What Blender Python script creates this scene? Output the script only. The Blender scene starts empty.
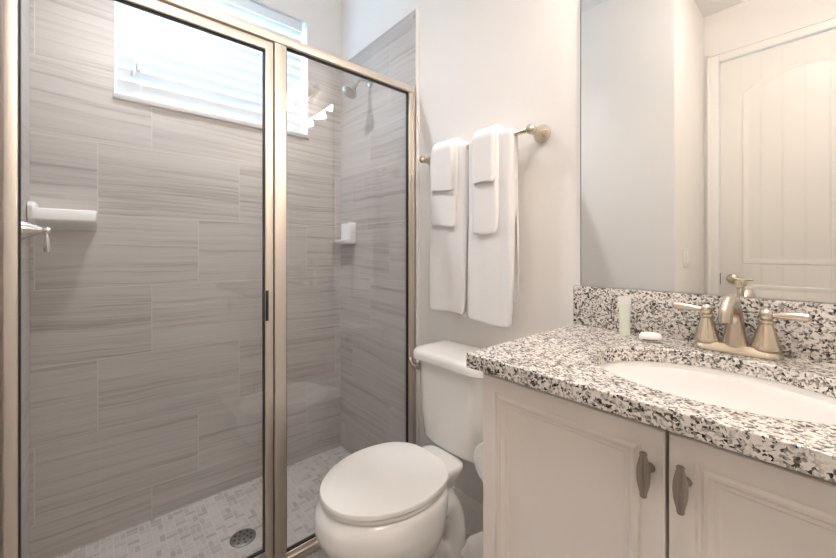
import bpy, bmesh, math, random
from mathutils import Vector, Matrix
random.seed(7)
SC = bpy.context.scene
COL = SC.collection
PI = math.pi

# ------------------------------------------------------------------ camera
cam_d = bpy.data.cameras.new('camera')
cam_d.sensor_width = 36.0
cam_d.lens = 36.0 * 365.5 / 836.0
cam_d.shift_y = -28.0 / 836.0
cam_d.clip_start = 0.02
cam = bpy.data.objects.new('camera', cam_d)
COL.objects.link(cam)
cam.location = (0, 0, 1.151)
cam.rotation_euler = (PI / 2, 0, math.radians(48.97))
SC.camera = cam

# ------------------------------------------------------------------ world
W = bpy.data.worlds.new('sky')
SC.world = W
W.use_nodes = True
wnt = W.node_tree
wnt.nodes.clear()
wo = wnt.nodes.new('ShaderNodeOutputWorld')
wb = wnt.nodes.new('ShaderNodeBackground')
wb.inputs[0].default_value = (0.45, 0.72, 1.0, 1)
wb.inputs[1].default_value = 9.0
wnt.links.new(wb.outputs[0], wo.inputs[0])

# ------------------------------------------------------------------ room lamps and added ceiling fill lamps
def area_light(name, loc, rot, sx, sy, energy, color, portal=False):
    d = bpy.data.lights.new(name, 'AREA')
    d.shape = 'RECTANGLE'
    d.size, d.size_y = sx, sy
    d.energy = energy
    d.color = color
    if portal:
        d.cycles.is_portal = True
    o = bpy.data.objects.new(name, d)
    COL.objects.link(o)
    o.location = loc
    o.rotation_euler = rot
    return o

def point_light(name, loc, energy, color, radius, parent=None):
    d = bpy.data.lights.new(name, 'POINT')
    d.energy = energy
    d.color = color
    d.shadow_soft_size = radius
    o = bpy.data.objects.new(name, d)
    COL.objects.link(o)
    o.location = loc
    return o

WIN = dict(y0=0.047, y1=0.917, z0=1.823, z1=2.49)
area_light('window_portal', (-2.20, 0.482, 2.156), (0, -PI / 2, 0), 0.80, 1.0, 1.0, (1, 1, 1), portal=True)
FILL_DOME_POS = (0.03, 0.12, 2.78)  # dome added for fill light, outside the view
ADDED_CAN_POS = (-1.64, 0.36, 2.78)  # downlight added above the shower, outside the view
WARM = (1.0, 0.86, 0.70)
VAN_X = (-0.28, -0.06, 0.16)
VAN_Z = 2.27
BULB_WATT = 1.6
SHADE_EMIT = 10.0
FILL_DOME_EMIT = 26.0
ADDED_CAN_EMIT = 10.0
ADDED_CAN_WATT = 64.0
ADDED_CAN_COL = (0.94, 0.955, 1.0)

vs = SC.view_settings
vs.view_transform = 'Standard'
vs.look = 'None'
vs.exposure = 0.80
vs.gamma = 1.0
vs.use_curve_mapping = False
SC.cycles.use_denoising = True
SC.cycles.max_bounces = 14
SC.cycles.diffuse_bounces = 7
SC.cycles.glossy_bounces = 6
SC.cycles.transmission_bounces = 8
SC.cycles.transparent_max_bounces = 16
SC.cycles.sample_clamp_indirect = 8.0
SC.cycles.caustics_reflective = False
SC.cycles.caustics_refractive = False

# ------------------------------------------------------------------ node helpers
class NT:
    def __init__(self, name):
        self.mat = bpy.data.materials.new(name)
        self.mat.use_nodes = True
        self.t = self.mat.node_tree
        self.b = self.t.nodes['Principled BSDF']
        self.out = self.t.nodes['Material Output']
    def n(self, typ, **kw):
        nd = self.t.nodes.new(typ)
        for k, v in kw.items():
            setattr(nd, k, v)
        return nd
    def l(self, a, b):
        self.t.links.new(a, b)
    def put(self, sock, v):
        if isinstance(v, bpy.types.NodeSocket):
            self.l(v, sock)
        else:
            sock.default_value = v
    def math(self, op, a, b=None, c=None):
        nd = self.n('ShaderNodeMath', operation=op)
        self.put(nd.inputs[0], a)
        if b is not None:
            self.put(nd.inputs[1], b)
        if c is not None:
            self.put(nd.inputs[2], c)
        return nd.outputs[0]
    def coords(self):
        tc = self.n('ShaderNodeTexCoord')
        return tc.outputs['Object']
    def xyz(self, v):
        s = self.n('ShaderNodeSeparateXYZ')
        self.l(v, s.inputs[0])
        return s.outputs
    def vec(self, x, y, z):
        c = self.n('ShaderNodeCombineXYZ')
        for i, v in enumerate((x, y, z)):
            self.put(c.inputs[i], v)
        return c.outputs[0]
    def noise(self, v, scale, detail=3.0, rough=0.55, dist=0.0):
        nd = self.n('ShaderNodeTexNoise')
        if v is not None:
            self.l(v, nd.inputs['Vector'])
        nd.inputs['Scale'].default_value = scale
        nd.inputs['Detail'].default_value = detail
        nd.inputs['Roughness'].default_value = rough
        nd.inputs['Distortion'].default_value = dist
        return nd.outputs['Fac']
    def ramp(self, fac, stops, interp='LINEAR'):
        nd = self.n('ShaderNodeValToRGB')
        nd.color_ramp.interpolation = interp
        els = nd.color_ramp.elements
        while len(els) < len(stops):
            els.new(0.5)
        for e, (p, c) in zip(els, stops):
            e.position = p
            e.color = (c[0], c[1], c[2], 1) if not isinstance(c, (int, float)) else (c, c, c, 1)
        self.l(fac, nd.inputs[0])
        return nd.outputs[0]
    def mix(self, fac, a, b, mode='MIX'):
        nd = self.n('ShaderNodeMix', data_type='RGBA', blend_type=mode)
        self.put(nd.inputs[0], fac)
        for s, v in ((nd.inputs[6], a), (nd.inputs[7], b)):
            if isinstance(v, tuple):
                v = (v[0], v[1], v[2], 1)
            self.put(s, v)
        return nd.outputs[2]
    def bump(self, h, strength, dist=0.002):
        nd = self.n('ShaderNodeBump')
        nd.inputs['Strength'].default_value = strength
        nd.inputs['Distance'].default_value = dist
        self.l(h, nd.inputs['Height'])
        self.l(nd.outputs[0], self.b.inputs['Normal'])
    def base(self, c, rough=0.5, metal=0.0, spec=None, coat=None):
        if isinstance(c, tuple):
            c = (c[0], c[1], c[2], 1)
        self.put(self.b.inputs['Base Color'], c)
        self.put(self.b.inputs['Roughness'], rough)
        self.b.inputs['Metallic'].default_value = metal
        if spec is not None:
            self.b.inputs['Specular IOR Level'].default_value = spec
        if coat is not None:
            self.b.inputs['Coat Weight'].default_value = coat
            self.b.inputs['Coat Roughness'].default_value = 0.08
        return self

MAT = {}
def paint(name, col, rough=0.6, bump=0.25, scale=140, spec=0.35):
    m = NT(name)
    v = m.coords()
    f = m.noise(v, 3.0, 2)
    m.base(m.mix(m.math('MULTIPLY', f, 0.06), col, tuple(c * 0.93 for c in col)), rough, spec=spec)
    if bump:
        m.bump(m.noise(v, scale, 2), bump, 0.0012)
    MAT[name] = m.mat
paint('wall_paint', (0.84, 0.815, 0.785), 0.55, 0.30, 130)
paint('ceiling_paint', (0.88, 0.87, 0.855), 0.8, 0.3, 110)
paint('trim_paint', (0.85, 0.83, 0.79), 0.30, 0.0)
paint('cabinet_paint', (0.84, 0.785, 0.738), 0.32, 0.0, 300, 0.45)
paint('porcelain', (0.86, 0.845, 0.82), 0.07, 0.0, spec=0.55)
paint('sill_stone', (0.52, 0.50, 0.48), 0.4, 0.0)
paint('ceramic', (0.88, 0.87, 0.85), 0.12, 0.0)
paint('white_plastic', (0.86, 0.85, 0.83), 0.32, 0.0)
paint('paper', (0.87, 0.86, 0.84), 0.9, 0.15, 400)
paint('bulb_white', (0.9, 0.88, 0.84), 0.4, 0.0)

def metal(name, col, rough, streak=None):
    m = NT(name)
    v = m.coords()
    x, y, z = m.xyz(v)
    if streak == 'z':
        q = m.vec(m.math('MULTIPLY', x, 900), m.math('MULTIPLY', y, 900), m.math('MULTIPLY', z, 6))
    elif streak == 'y':
        q = m.vec(m.math('MULTIPLY', x, 900), m.math('MULTIPLY', y, 6), m.math('MULTIPLY', z, 900))
    else:
        q = m.vec(m.math('MULTIPLY', x, 260), m.math('MULTIPLY', y, 260), m.math('MULTIPLY', z, 260))
    f = m.noise(q, 1.0, 2)
    m.base(m.mix(f, tuple(c * 0.94 for c in col), col), m.math('MULTIPLY_ADD', f, 0.10, rough - 0.05), 1.0)
    MAT[name] = m.mat
m = NT('frame_nickel'); m.base((0.77, 0.695, 0.615), 0.46, 1.0); MAT['frame_nickel'] = m.mat
m = NT('brushed_nickel'); m.base((0.66, 0.575, 0.465), 0.26, 1.0); MAT['brushed_nickel'] = m.mat
m = NT('pull_pewter'); m.base((0.42, 0.36, 0.31), 0.34, 1.0); MAT['pull_pewter'] = m.mat
m = NT('chrome'); m.base((0.66, 0.64, 0.61), 0.20, 1.0); MAT['chrome'] = m.mat
metal('drain_steel', (0.30, 0.28, 0.26), 0.4)

m = NT('gasket'); m.base((0.025, 0.024, 0.024), 0.5); MAT['gasket'] = m.mat
m = NT('dark_gap'); m.base((0.10, 0.085, 0.07), 0.7); MAT['dark_gap'] = m.mat
m = NT('drain_hole'); m.base((0.03, 0.028, 0.026), 0.6); MAT['drain_hole'] = m.mat
m = NT('print_ink'); m.base((0.22, 0.22, 0.24), 0.6); MAT['print_ink'] = m.mat
m = NT('tube_green'); m.base((0.76, 0.80, 0.68), 0.35); m.b.inputs['Subsurface Weight'].default_value = 0.1; MAT['tube_green'] = m.mat
m = NT('tassel_grey'); m.base((0.45, 0.44, 0.43), 0.6); MAT['tassel_grey'] = m.mat

def thin_glass(name, tint, ior=1.5, extra=0.0):
    m = NT(name)
    t = m.t
    t.nodes.remove(m.b)
    tr = m.n('ShaderNodeBsdfTransparent'); tr.inputs[0].default_value = (*tint, 1)
    gl = m.n('ShaderNodeBsdfGlossy'); gl.inputs[1].default_value = 0.0
    gl.inputs[0].default_value = (1, 1, 1, 1)
    fr = m.n('ShaderNodeFresnel')
    geo = m.n('ShaderNodeNewGeometry')          # same reflectance on the way in and on the way out of the pane
    m.l(m.math('ADD', m.math('MULTIPLY', geo.outputs['Backfacing'], 1 / ior - ior), ior), fr.inputs[0])
    fac = m.math('MINIMUM', m.math('MULTIPLY_ADD', fr.outputs[0], 1.0, extra), 1.0)
    mx = m.n('ShaderNodeMixShader')
    m.l(fac, mx.inputs[0]); m.l(tr.outputs[0], mx.inputs[1]); m.l(gl.outputs[0], mx.inputs[2])
    m.l(mx.outputs[0], m.out.inputs[0])
    MAT[name] = m.mat
thin_glass('shower_glass', (0.980, 0.985, 0.984), 1.62)
thin_glass('window_glass', (0.95, 0.98, 1.0), 1.45)

m = NT('mirror_glass'); m.base((0.90, 0.905, 0.89), 0.0, 1.0); MAT['mirror_glass'] = m.mat

# glowing lamp glass
def glow(name, col, strength):
    m = NT(name)
    m.base((0.9, 0.88, 0.84), 0.4)
    m.b.inputs['Emission Color'].default_value = (*col, 1)
    m.b.inputs['Emission Strength'].default_value = strength
    MAT[name] = m.mat
glow('shade_glass', (1.0, 0.87, 0.77), SHADE_EMIT)
glow('fill_dome_glass', (1.0, 0.90, 0.83), FILL_DOME_EMIT)
glow('added_can_glass', ADDED_CAN_COL, ADDED_CAN_EMIT)

# translucent blind slats
m = NT('blind_white')
t = m.t
m.base((0.88, 0.88, 0.87), 0.45)
trl = m.n('ShaderNodeBsdfTranslucent'); trl.inputs[0].default_value = (0.60, 0.62, 0.63, 1)
mx = m.n('ShaderNodeMixShader'); mx.inputs[0].default_value = 0.22
m.l(m.b.outputs[0], mx.inputs[1]); m.l(trl.outputs[0], mx.inputs[2]); m.l(mx.outputs[0], m.out.inputs[0])
MAT['blind_white'] = m.mat

# towel cotton
m = NT('terry_cotton')
v = m.coords()
m.base((0.90, 0.885, 0.88), 0.95, spec=0.1)
m.b.inputs['Sheen Weight'].default_value = 0.25
m.bump(m.noise(v, 420, 3, 0.7), 0.55, 0.003)
MAT['terry_cotton'] = m.mat

# granite
m = NT('granite')
v = m.coords()
wv = m.n('ShaderNodeTexVoronoi', feature='F1'); wv.inputs['Scale'].default_value = 250
jit = m.n('ShaderNodeVectorMath', operation='MULTIPLY_ADD')
nz = m.n('ShaderNodeTexNoise'); nz.inputs['Scale'].default_value = 90; nz.inputs['Detail'].default_value = 3
m.l(v, nz.inputs['Vector']); m.l(nz.outputs['Color'], jit.inputs[0]); jit.inputs[1].default_value = (0.012, 0.012, 0.012); m.l(v, jit.inputs[2])
m.l(jit.outputs[0], wv.inputs['Vector'])
cell = m.xyz(wv.outputs['Color'])[0]
big = m.noise(v, 115, 3, 0.6)
big2 = m.noise(v, 40, 2, 0.6)
key = m.math('ADD', m.math('MULTIPLY', cell, 0.62), m.math('MULTIPLY_ADD', big, 0.55, m.math('MULTIPLY', big2, 0.25)))
colr = m.ramp(key, [(0.40, (0.020, 0.018, 0.017)), (0.47, (0.09, 0.08, 0.074)), (0.54, (0.24, 0.215, 0.192)),
                    (0.62, (0.41, 0.372, 0.335)), (0.70, (0.59, 0.545, 0.50)), (0.84, (0.80, 0.755, 0.705))])
m.base(colr, 0.12, spec=0.6)
MAT['granite'] = m.mat

# wood-look / vein-cut stone tile on shower walls.  axis: horizontal world axis of the wall
TH, TW, Z00 = 0.303, 0.55, 0.09
def stone_tile(name, axis, shift=0.0):
    m = NT(name)
    v = m.coords()
    x, y, z = m.xyz(v)
    h = x if axis == 'x' else y
    rz = m.math('DIVIDE', m.math('SUBTRACT', z, Z00), TH)
    row = m.math('FLOOR', rz)
    u = m.math('DIVIDE', m.math('SUBTRACT', m.math('ADD', h, shift), m.math('MULTIPLY_ADD', row, 0.1833, 0.36)), TW)
    col = m.math('FLOOR', u)
    fu = m.math('SUBTRACT', u, col)
    fz = m.math('SUBTRACT', rz, row)
    du = m.math('MULTIPLY', m.math('MINIMUM', fu, m.math('SUBTRACT', 1.0, fu)), TW)
    dz = m.math('MULTIPLY', m.math('MINIMUM', fz, m.math('SUBTRACT', 1.0, fz)), TH)
    grout = m.math('LESS_THAN', m.math('MINIMUM', du, dz), 0.0015)
    wn = m.n('ShaderNodeTexWhiteNoise', noise_dimensions='2D')
    m.l(m.vec(col, row, 0.0), wn.inputs['Vector'])
    tone = wn.outputs['Value']
    off = wn.outputs['Color']
    ox, oy, oz = m.xyz(off)
    # veins: noise stretched along the tile, gently waving
    wave = m.noise(m.vec(m.math('MULTIPLY_ADD', h, 2.2, m.math('MULTIPLY', ox, 30)), m.math('MULTIPLY', oy, 40), m.math('MULTIPLY', z, 2.0)), 1.0, 2)
    zz = m.math('ADD', m.math('MULTIPLY_ADD', wave, 0.045, z), m.math('MULTIPLY', h, 0.02))
    q1 = m.vec(m.math('MULTIPLY_ADD', h, 0.8, m.math('MULTIPLY', ox, 50)), m.math('MULTIPLY', oy, 50), m.math('MULTIPLY', zz, 42))
    v1 = m.noise(q1, 1.0, 5, 0.66, 0.25)
    q2 = m.vec(m.math('MULTIPLY_ADD', h, 3.0, m.math('MULTIPLY', oy, 50)), m.math('MULTIPLY', oz, 50), m.math('MULTIPLY', zz, 170))
    v2 = m.noise(q2, 1.0, 3, 0.6)
    f = m.math('ADD', m.math('MULTIPLY', v1, 0.66), m.math('MULTIPLY', v2, 0.34))
    f = m.math('ADD', f, m.math('MULTIPLY', m.math('SUBTRACT', tone, 0.5), 0.07))
    c = m.ramp(f, [(0.29, (0.27, 0.235, 0.208)), (0.40, (0.405, 0.366, 0.337)), (0.49, (0.495, 0.465, 0.442)),
                   (0.60, (0.54, 0.511, 0.488)), (0.74, (0.605, 0.58, 0.56))])
    c = m.mix(grout, c, (0.60, 0.57, 0.54))
    m.base(c, 0.30, spec=0.4)
    m.bump(m.math('SUBTRACT', 1.0, grout), 0.25, 0.001)
    MAT[name] = m.mat
stone_tile('stone_tile_along_y', 'y')
stone_tile('stone_tile_along_x', 'x', 0.23)

# basket-weave mosaic on shower floor
m = NT('basket_mosaic')
v = m.coords()
x, y, z = m.xyz(v)
S = 0.042
cx = m.math('FLOOR', m.math('DIVIDE', x, S)); cy = m.math('FLOOR', m.math('DIVIDE', y, S))
fx = m.math('SUBTRACT', m.math('DIVIDE', x, S), cx); fy = m.math('SUBTRACT', m.math('DIVIDE', y, S), cy)
par = m.math('FLOORED_MODULO', m.math('ADD', cx, cy), 2.0)
def pick(a, b):      # par==0 -> a, par==1 -> b
    return m.math('ADD', m.math('MULTIPLY', a, m.math('SUBTRACT', 1.0, par)), m.math('MULTIPLY', b, par))
s = pick(fx, fy)     # across the pair
l_ = pick(fy, fx)    # along the bricks
half = m.math('FLOOR', m.math('MULTIPLY', s, 2.0))
fs = m.math('SUBTRACT', m.math('MULTIPLY', s, 2.0), half)
ds = m.math('MULTIPLY', m.math('MINIMUM', fs, m.math('SUBTRACT', 1.0, fs)), S / 2)
dl = m.math('MULTIPLY', m.math('MINIMUM', l_, m.math('SUBTRACT', 1.0, l_)), S)
gr = m.math('LESS_THAN', m.math('MINIMUM', ds, dl), 0.0014)
wn = m.n('ShaderNodeTexWhiteNoise', noise_dimensions='3D')
m.l(m.vec(cx, cy, half), wn.inputs['Vector'])
c = m.ramp(wn.outputs['Value'], [(0.0, (0.33, 0.298, 0.268)), (0.15, (0.38, 0.345, 0.313)), (0.35, (0.46, 0.424, 0.39)), (1.0, (0.53, 0.492, 0.455))])
st = m.noise(m.vec(m.math('MULTIPLY', x, 60), m.math('MULTIPLY', y, 60), 0.0), 1.0, 3)
c = m.mix(m.math('MULTIPLY', st, 0.25), c, (0.40, 0.37, 0.34))
c = m.mix(gr, c, (0.55, 0.517, 0.48))
m.base(c, 0.4, spec=0.4)
m.bump(m.math('SUBTRACT', 1.0, gr), 0.3, 0.001)
MAT['basket_mosaic'] = m.mat

# main floor tile
m = NT('floor_tile')
v = m.coords()
x, y, z = m.xyz(v)
br = m.n('ShaderNodeTexBrick')
br.offset = 0.5
m.l(v, br.inputs['Vector'])
br.inputs['Scale'].default_value = 1.0
br.inputs['Brick Width'].default_value = 0.61
br.inputs['Row Height'].default_value = 0.305
br.inputs['Mortar Size'].default_value = 0.003
br.inputs['Color1'].default_value = (0.46, 0.43, 0.40, 1)
br.inputs['Color2'].default_value = (0.40, 0.37, 0.345, 1)
br.inputs['Mortar'].default_value = (0.55, 0.53, 0.50, 1)
f = m.noise(m.vec(m.math('MULTIPLY', x, 3), m.math('MULTIPLY', y, 40), 0.0), 1.0, 4)
m.base(m.mix(m.math('MULTIPLY', f, 0.5), br.outputs['Color'], (0.30, 0.275, 0.25)), 0.35, spec=0.4)
MAT['floor_tile'] = m.mat

# room door with plank grooves
m = NT('door_paint')
v = m.coords()
x, y, z = m.xyz(v)
fr_ = m.math('FRACT', m.math('DIVIDE', m.math('ADD', x, 10.0), 0.098))
g_ = m.math('MINIMUM', fr_, m.math('SUBTRACT', 1.0, fr_))
inz = m.math('MULTIPLY', m.math('GREATER_THAN', x, -0.355), m.math('LESS_THAN', x, 0.105))
groove = m.math('MULTIPLY', m.math('LESS_THAN', g_, 0.045), inz)
m.base((0.83, 0.80, 0.755), 0.34, spec=0.4)
m.bump(m.math('SUBTRACT', 1.0, groove), 0.6, 0.004)
MAT['door_paint'] = m.mat

# ------------------------------------------------------------------ mesh helpers
def box(bm, x0, x1, y0, y1, z0, z1, bev=0.0, seg=2):
    t = bmesh.new()
    bmesh.ops.create_cube(t, size=1.0)
    for v in t.verts:
        v.co = Vector(((x0 + x1) / 2 + v.co.x * (x1 - x0), (y0 + y1) / 2 + v.co.y * (y1 - y0), (z0 + z1) / 2 + v.co.z * (z1 - z0)))
    if bev > 0:
        bmesh.ops.bevel(t, geom=list(t.edges), offset=bev, segments=seg, profile=0.5, affect='EDGES')
    merge(bm, t)

def merge(bm, t):
    me = bpy.data.meshes.new('tmp')
    t.to_mesh(me)
    t.free()
    bm.from_mesh(me)
    bpy.data.meshes.remove(me)

def loft(bm, rings, cap0=True, cap1=True, closed=True):
    vr = [[bm.verts.new(p) for p in r] for r in rings]
    n = len(vr[0])
    for a, b in zip(vr[:-1], vr[1:]):
        for i in range(n if closed else n - 1):
            j = (i + 1) % n
            try:
                bm.faces.new((a[i], a[j], b[j], b[i]))
            except ValueError:
                pass
    if cap0:
        bm.faces.new(list(reversed(vr[0])))
    if cap1:
        bm.faces.new(vr[-1])
    return vr

def frame_of(d):
    d = Vector(d).normalized()
    a = Vector((0, 0, 1)) if abs(d.z) < 0.9 else Vector((1, 0, 0))
    u = d.cross(a).normalized()
    w = d.cross(u).normalized()
    return d, u, w

def lathe(bm, prof, origin, axis=(0, 0, 1), seg=28, flute=0.0, nfl=0):
    d, u, w = frame_of(axis)
    o = Vector(origin)
    rings = []
    for r, h in prof:
        ring = []
        for k in range(seg):
            a = 2 * PI * k / seg
            rr = max(r, 1e-5)
            if flute and nfl:
                rr *= 1 - flute * (0.5 + 0.5 * math.cos(nfl * a))
            ring.append(o + d * h + u * (rr * math.cos(a)) + w * (rr * math.sin(a)))
        rings.append(ring)
    loft(bm, rings)

def tube(bm, pts, rad, seg=14, caps=True, squash=None):
    pts = [Vector(p) for p in pts]
    if not isinstance(rad, (list, tuple)):
        rad = [rad] * len(pts)
    rings = []
    pu = None
    for i, p in enumerate(pts):
        if i == 0: t = pts[1] - pts[0]
        elif i == len(pts) - 1: t = pts[-1] - pts[-2]
        else: t = pts[i + 1] - pts[i - 1]
        t.normalize()
        if pu is None:
            _, u, w = frame_of(t)
        else:
            u = (pu - t * pu.dot(t)).normalized()
            w = t.cross(u).normalized()
        pu = u
        r = rad[i]
        ra, rb = (r, r) if not isinstance(r, tuple) else r
        rings.append([p + u * (ra * math.cos(2 * PI * k / seg)) + w * (rb * math.sin(2 * PI * k / seg)) for k in range(seg)])
    loft(bm, rings, caps, caps)

def bez(p0, p1, p2, p3, n=12):
    p0, p1, p2, p3 = map(Vector, (p0, p1, p2, p3))
    out = []
    for i in range(n + 1):
        t = i / n
        out.append(p0 * (1 - t) ** 3 + p1 * 3 * t * (1 - t) ** 2 + p2 * 3 * t * t * (1 - t) + p3 * t ** 3)
    return out

def rrect(x0, x1, y0, y1, r, z, n=6):
    """rounded rectangle ring in plan; r may be 4 radii (x0y0, x1y0, x1y1, x0y1)"""
    if not isinstance(r, (tuple, list)):
        r = (r,) * 4
    cs = [(x0 + r[0], y0 + r[0], r[0], PI), (x1 - r[1], y0 + r[1], r[1], 1.5 * PI), (x1 - r[2], y1 - r[2], r[2], 0), (x0 + r[3], y1 - r[3], r[3], 0.5 * PI)]
    out = []
    for cx, cy, rr, a0 in cs:
        for k in range(n + 1):
            a = a0 + (PI / 2) * k / n
            out.append(Vector((cx + rr * math.cos(a), cy + rr * math.sin(a), z)))
    return out

def build(name, bm, mat, parent=None, smooth=True, angle=38, bevel=0.0, mats=None):
    bmesh.ops.recalc_face_normals(bm, faces=list(bm.faces))
    if parent is not None:
        ow = Vector((0, 0, 0))
        p = parent
        while p is not None:
            ow += p.location
            p = p.parent
        for v in bm.verts:
            v.co -= ow
    me = bpy.data.meshes.new(name)
    bm.to_mesh(me)
    bm.free()
    me.materials.append(MAT[mat])
    for e in (mats or []):
        me.materials.append(MAT[e])
    if smooth:
        me.polygons.foreach_set('use_smooth', [True] * len(me.polygons))
        try:
            me.set_sharp_from_angle(angle=math.radians(angle))
        except Exception:
            pass
    o = bpy.data.objects.new(name, me)
    COL.objects.link(o)
    if parent is not None:
        o.parent = parent
    if bevel > 0:
        b = o.modifiers.new('bevel', 'BEVEL')
        b.width = bevel; b.segments = 3; b.limit_method = 'ANGLE'; b.angle_limit = math.radians(40)
        b.harden_normals = False
    return o

def thing(name, label, cat, loc, group=None):
    o = bpy.data.objects.new(name, None)
    o.empty_display_size = 0.05
    COL.objects.link(o)
    o.location = loc
    o['label'] = label; o['category'] = cat
    if group: o['group'] = group
    return o

def tag(o, label, cat, group=None):
    o['label'] = label; o['category'] = cat
    if group: o['group'] = group
    return o

def struct(name, bm, mat, label, cat, parent=None, bevel=0.0, **kw):
    o = build(name, bm, mat, parent, bevel=bevel, **kw)
    if parent is None:
        o['kind'] = 'structure'
        o['label'] = label; o['category'] = cat
    return o

BM = bmesh.new
def B(*a, **k):
    b = BM(); box(b, *a, **k); return b

# ------------------------------------------------------------------ the room shell
YN, XW, XE, YS = 1.14, -2.043, 0.48, -0.911
XG = -1.334                       # shower enclosure plane
YP = -0.213                       # south wall of the shower
XP = -0.615                       # passage side of that block
HC = 2.78
struct('floor', B(XG, XE + .1, YS - .15, YN + .12, -0.15, 0.0), 'floor_tile', 'grey stone tile floor of the bathroom beside the toilet', 'floor')
struct('floor_shower', B(XW - .1, XG, YP - .1, YN + .12, -0.15, -0.06), 'basket_mosaic', 'light grey basketweave mosaic floor inside the shower', 'floor')
struct('ceiling', B(XW - .25, XE + .1, YS - .15, YN + .12, HC, HC + .12), 'ceiling_paint', 'white painted ceiling of the bathroom', 'ceiling')
struct('wall_north', B(XW - .25, XE + .1, YN, YN + .12, -.15, HC), 'wall_paint', 'off-white wall behind the towel bar, toilet and mirror', 'wall')
struct('wall_east', B(XE, XE + .1, YS - .15, YN, 0, HC), 'wall_paint', 'off-white wall at the right end of the vanity', 'wall')
# west wall with window opening
b = BM()
x0, x1 = XW - .22, XW
box(b, x0, x1, YP - .7, WIN['y0'], -.15, HC)
box(b, x0, x1, WIN['y1'], YN, -.15, HC)
box(b, x0, x1, WIN['y0'], WIN['y1'], -.15, WIN['z0'])
box(b, x0, x1, WIN['y0'], WIN['y1'], WIN['z1'], HC)
struct('wall_west', b, 'wall_paint', 'off-white wall around the window above the shower tile', 'wall')
struct('wall_shower', B(XW, XP, YS, YP, -.15, HC), 'wall_paint', 'off-white wall block seen in the mirror, closing the shower end', 'wall')
b = BM()
DX0, DX1, DZ = -0.531, 0.285, 2.435
box(b, XP - .1, DX0, YS - .15, YS, 0, HC)
box(b, DX1, XE, YS - .15, YS, 0, HC)
box(b, DX0, DX1, YS - .15, YS, DZ, HC)
struct('wall_south', b, 'wall_paint', 'off-white wall around the white door seen in the mirror', 'wall')

# tiling on shower walls
TT = 2.30
b = BM()
box(b, XW, XW + .010, YP, WIN['y0'], -.06, TT)
box(b, XW, XW + .010, WIN['y0'], WIN['y1'], -.06, WIN['z0'])
box(b, XW, XW + .010, WIN['y1'], YN, -.06, TT)
struct('wall_west_tile', b, 'stone_tile_along_y', 'grey veined stone tile under the shower window', 'tiled wall')
struct('wall_north_tile', B(XW + .010, -1.318, YN - .010, YN, -.06, TT), 'stone_tile_along_x', 'grey veined stone tile behind the shower head', 'tiled wall')
struct('wall_shower_tile', B(XW + .010, -1.318, YP, YP + .010, -.06, TT), 'stone_tile_along_x', 'grey veined stone tile on the valve wall at far left', 'tiled wall')
b = BM()
tube(b, [(-1.307, YN - .004, 0.0), (-1.307, YN - .004, TT + .006)], [(.012, .008)] * 2, 12)
struct('trim_1', b, 'wall_paint', 'pale vertical edging strip where the shower tile ends', 'tile trim')

# baseboards
def baseboard(name, p0, p1, nrm, label):
    prof = [(0, 0), (.015, 0), (.015, .098), (.0125, .104), (.0125, .112), (.010, .120), (.006, .128), (.006, .140), (.003, .146), (0, .146)]
    b = BM()
    n = Vector(nrm)
    rings = []
    for p in (Vector(p0), Vector(p1)):
        rings.append([p + n * a + Vector((0, 0, z)) for a, z in prof])
    loft(b, rings)
    struct(name, b, 'trim_paint', label, 'baseboard')
baseboard('baseboard_north', (-1.295, YN, 0), (-.515, YN, 0), (0, -1, 0), 'white moulded baseboard on the wall behind the toilet')
baseboard('baseboard_passage', (XP, YS + .02, 0), (XP, YP, 0), (1, 0, 0), 'white baseboard of the passage wall under the light switch')

# window: frame, glass
wf = thing('window_1', 'bright window high in the shower wall behind the white blind', 'window', (XW - .16, .482, WIN['z0']))
wf['kind'] = 'structure'
b = BM()
xx0, xx1 = XW - .19, XW - .14
y0, y1, z0, z1 = WIN['y0'], WIN['y1'], WIN['z0'], WIN['z1']
box(b, xx0, xx1, y0, y0 + .035, z0, z1); box(b, xx0, xx1, y1 - .035, y1, z0, z1)
box(b, xx0, xx1, y0, y1, z0, z0 + .035); box(b, xx0, xx1, y0, y1, z1 - .035, z1)
build('window_frame', b, 'white_plastic', wf)
build('glass_pane', B(XW - .168, XW - .164, y0 + .03, y1 - .03, z0 + .03, z1 - .03), 'window_glass', wf)
b = BM()
box(b, XW - .14, XW + .022, y0 - .006, y1 + .006, z0 - .020, z0 + .004, .004)
build('window_sill', b, 'sill_stone', wf)

# room door (seen in mirror)
d1 = thing('door_1', 'white arched plank door seen in the mirror', 'door', ((DX0 + DX1) / 2, YS - .02, 0))
d1['kind'] = 'structure'
b = BM()
YD = YS - .012
box(b, DX0 + .004, DX1 - .004, YD - .035, YD, .008, DZ - .005, .002)
def panel_loops(b, x0, x1, z0, zs, rise, prof, y, n=16):
    cx, hw = (x0 + x1) / 2, (x1 - x0) / 2
    rings = []
    for ins, h in prof:
        r = [Vector((x0 + ins, y + h, z0 + ins)), Vector((x1 - ins, y + h, z0 + ins))]
        for k in range(n + 1):
            a = 1 - 2 * k / n
            xx = cx + a * (hw - ins)
            r.append(Vector((xx, y + h, zs + rise * (1 - a * a) - ins)))
        rings.append(r)
    loft(b, rings)
dprof = [(0, -.001), (.006, .004), (.016, .005), (.028, .0015), (.036, .001), (.048, .003)]
panel_loops(b, -.415, .167, 1.065, 2.19, .11, dprof, YD)
panel_loops(b, -.415, .167, .22, .935, 0.0, dprof, YD)
build('door_leaf', b, 'door_paint', d1, angle=25)
b = BM()
CW = .064
for (a0, a1, c0, c1) in ((DX0 - CW, DX0, 0, DZ + CW), (DX1, DX1 + CW, 0, DZ + CW), (DX0, DX1, DZ, DZ + CW)):
    box(b, a0, a1, YS, YS + .014, c0, c1, .003)
box(b, DX0 - CW, DX0 - CW + .018, YS, YS + .022, 0, DZ + CW, .004)
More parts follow.
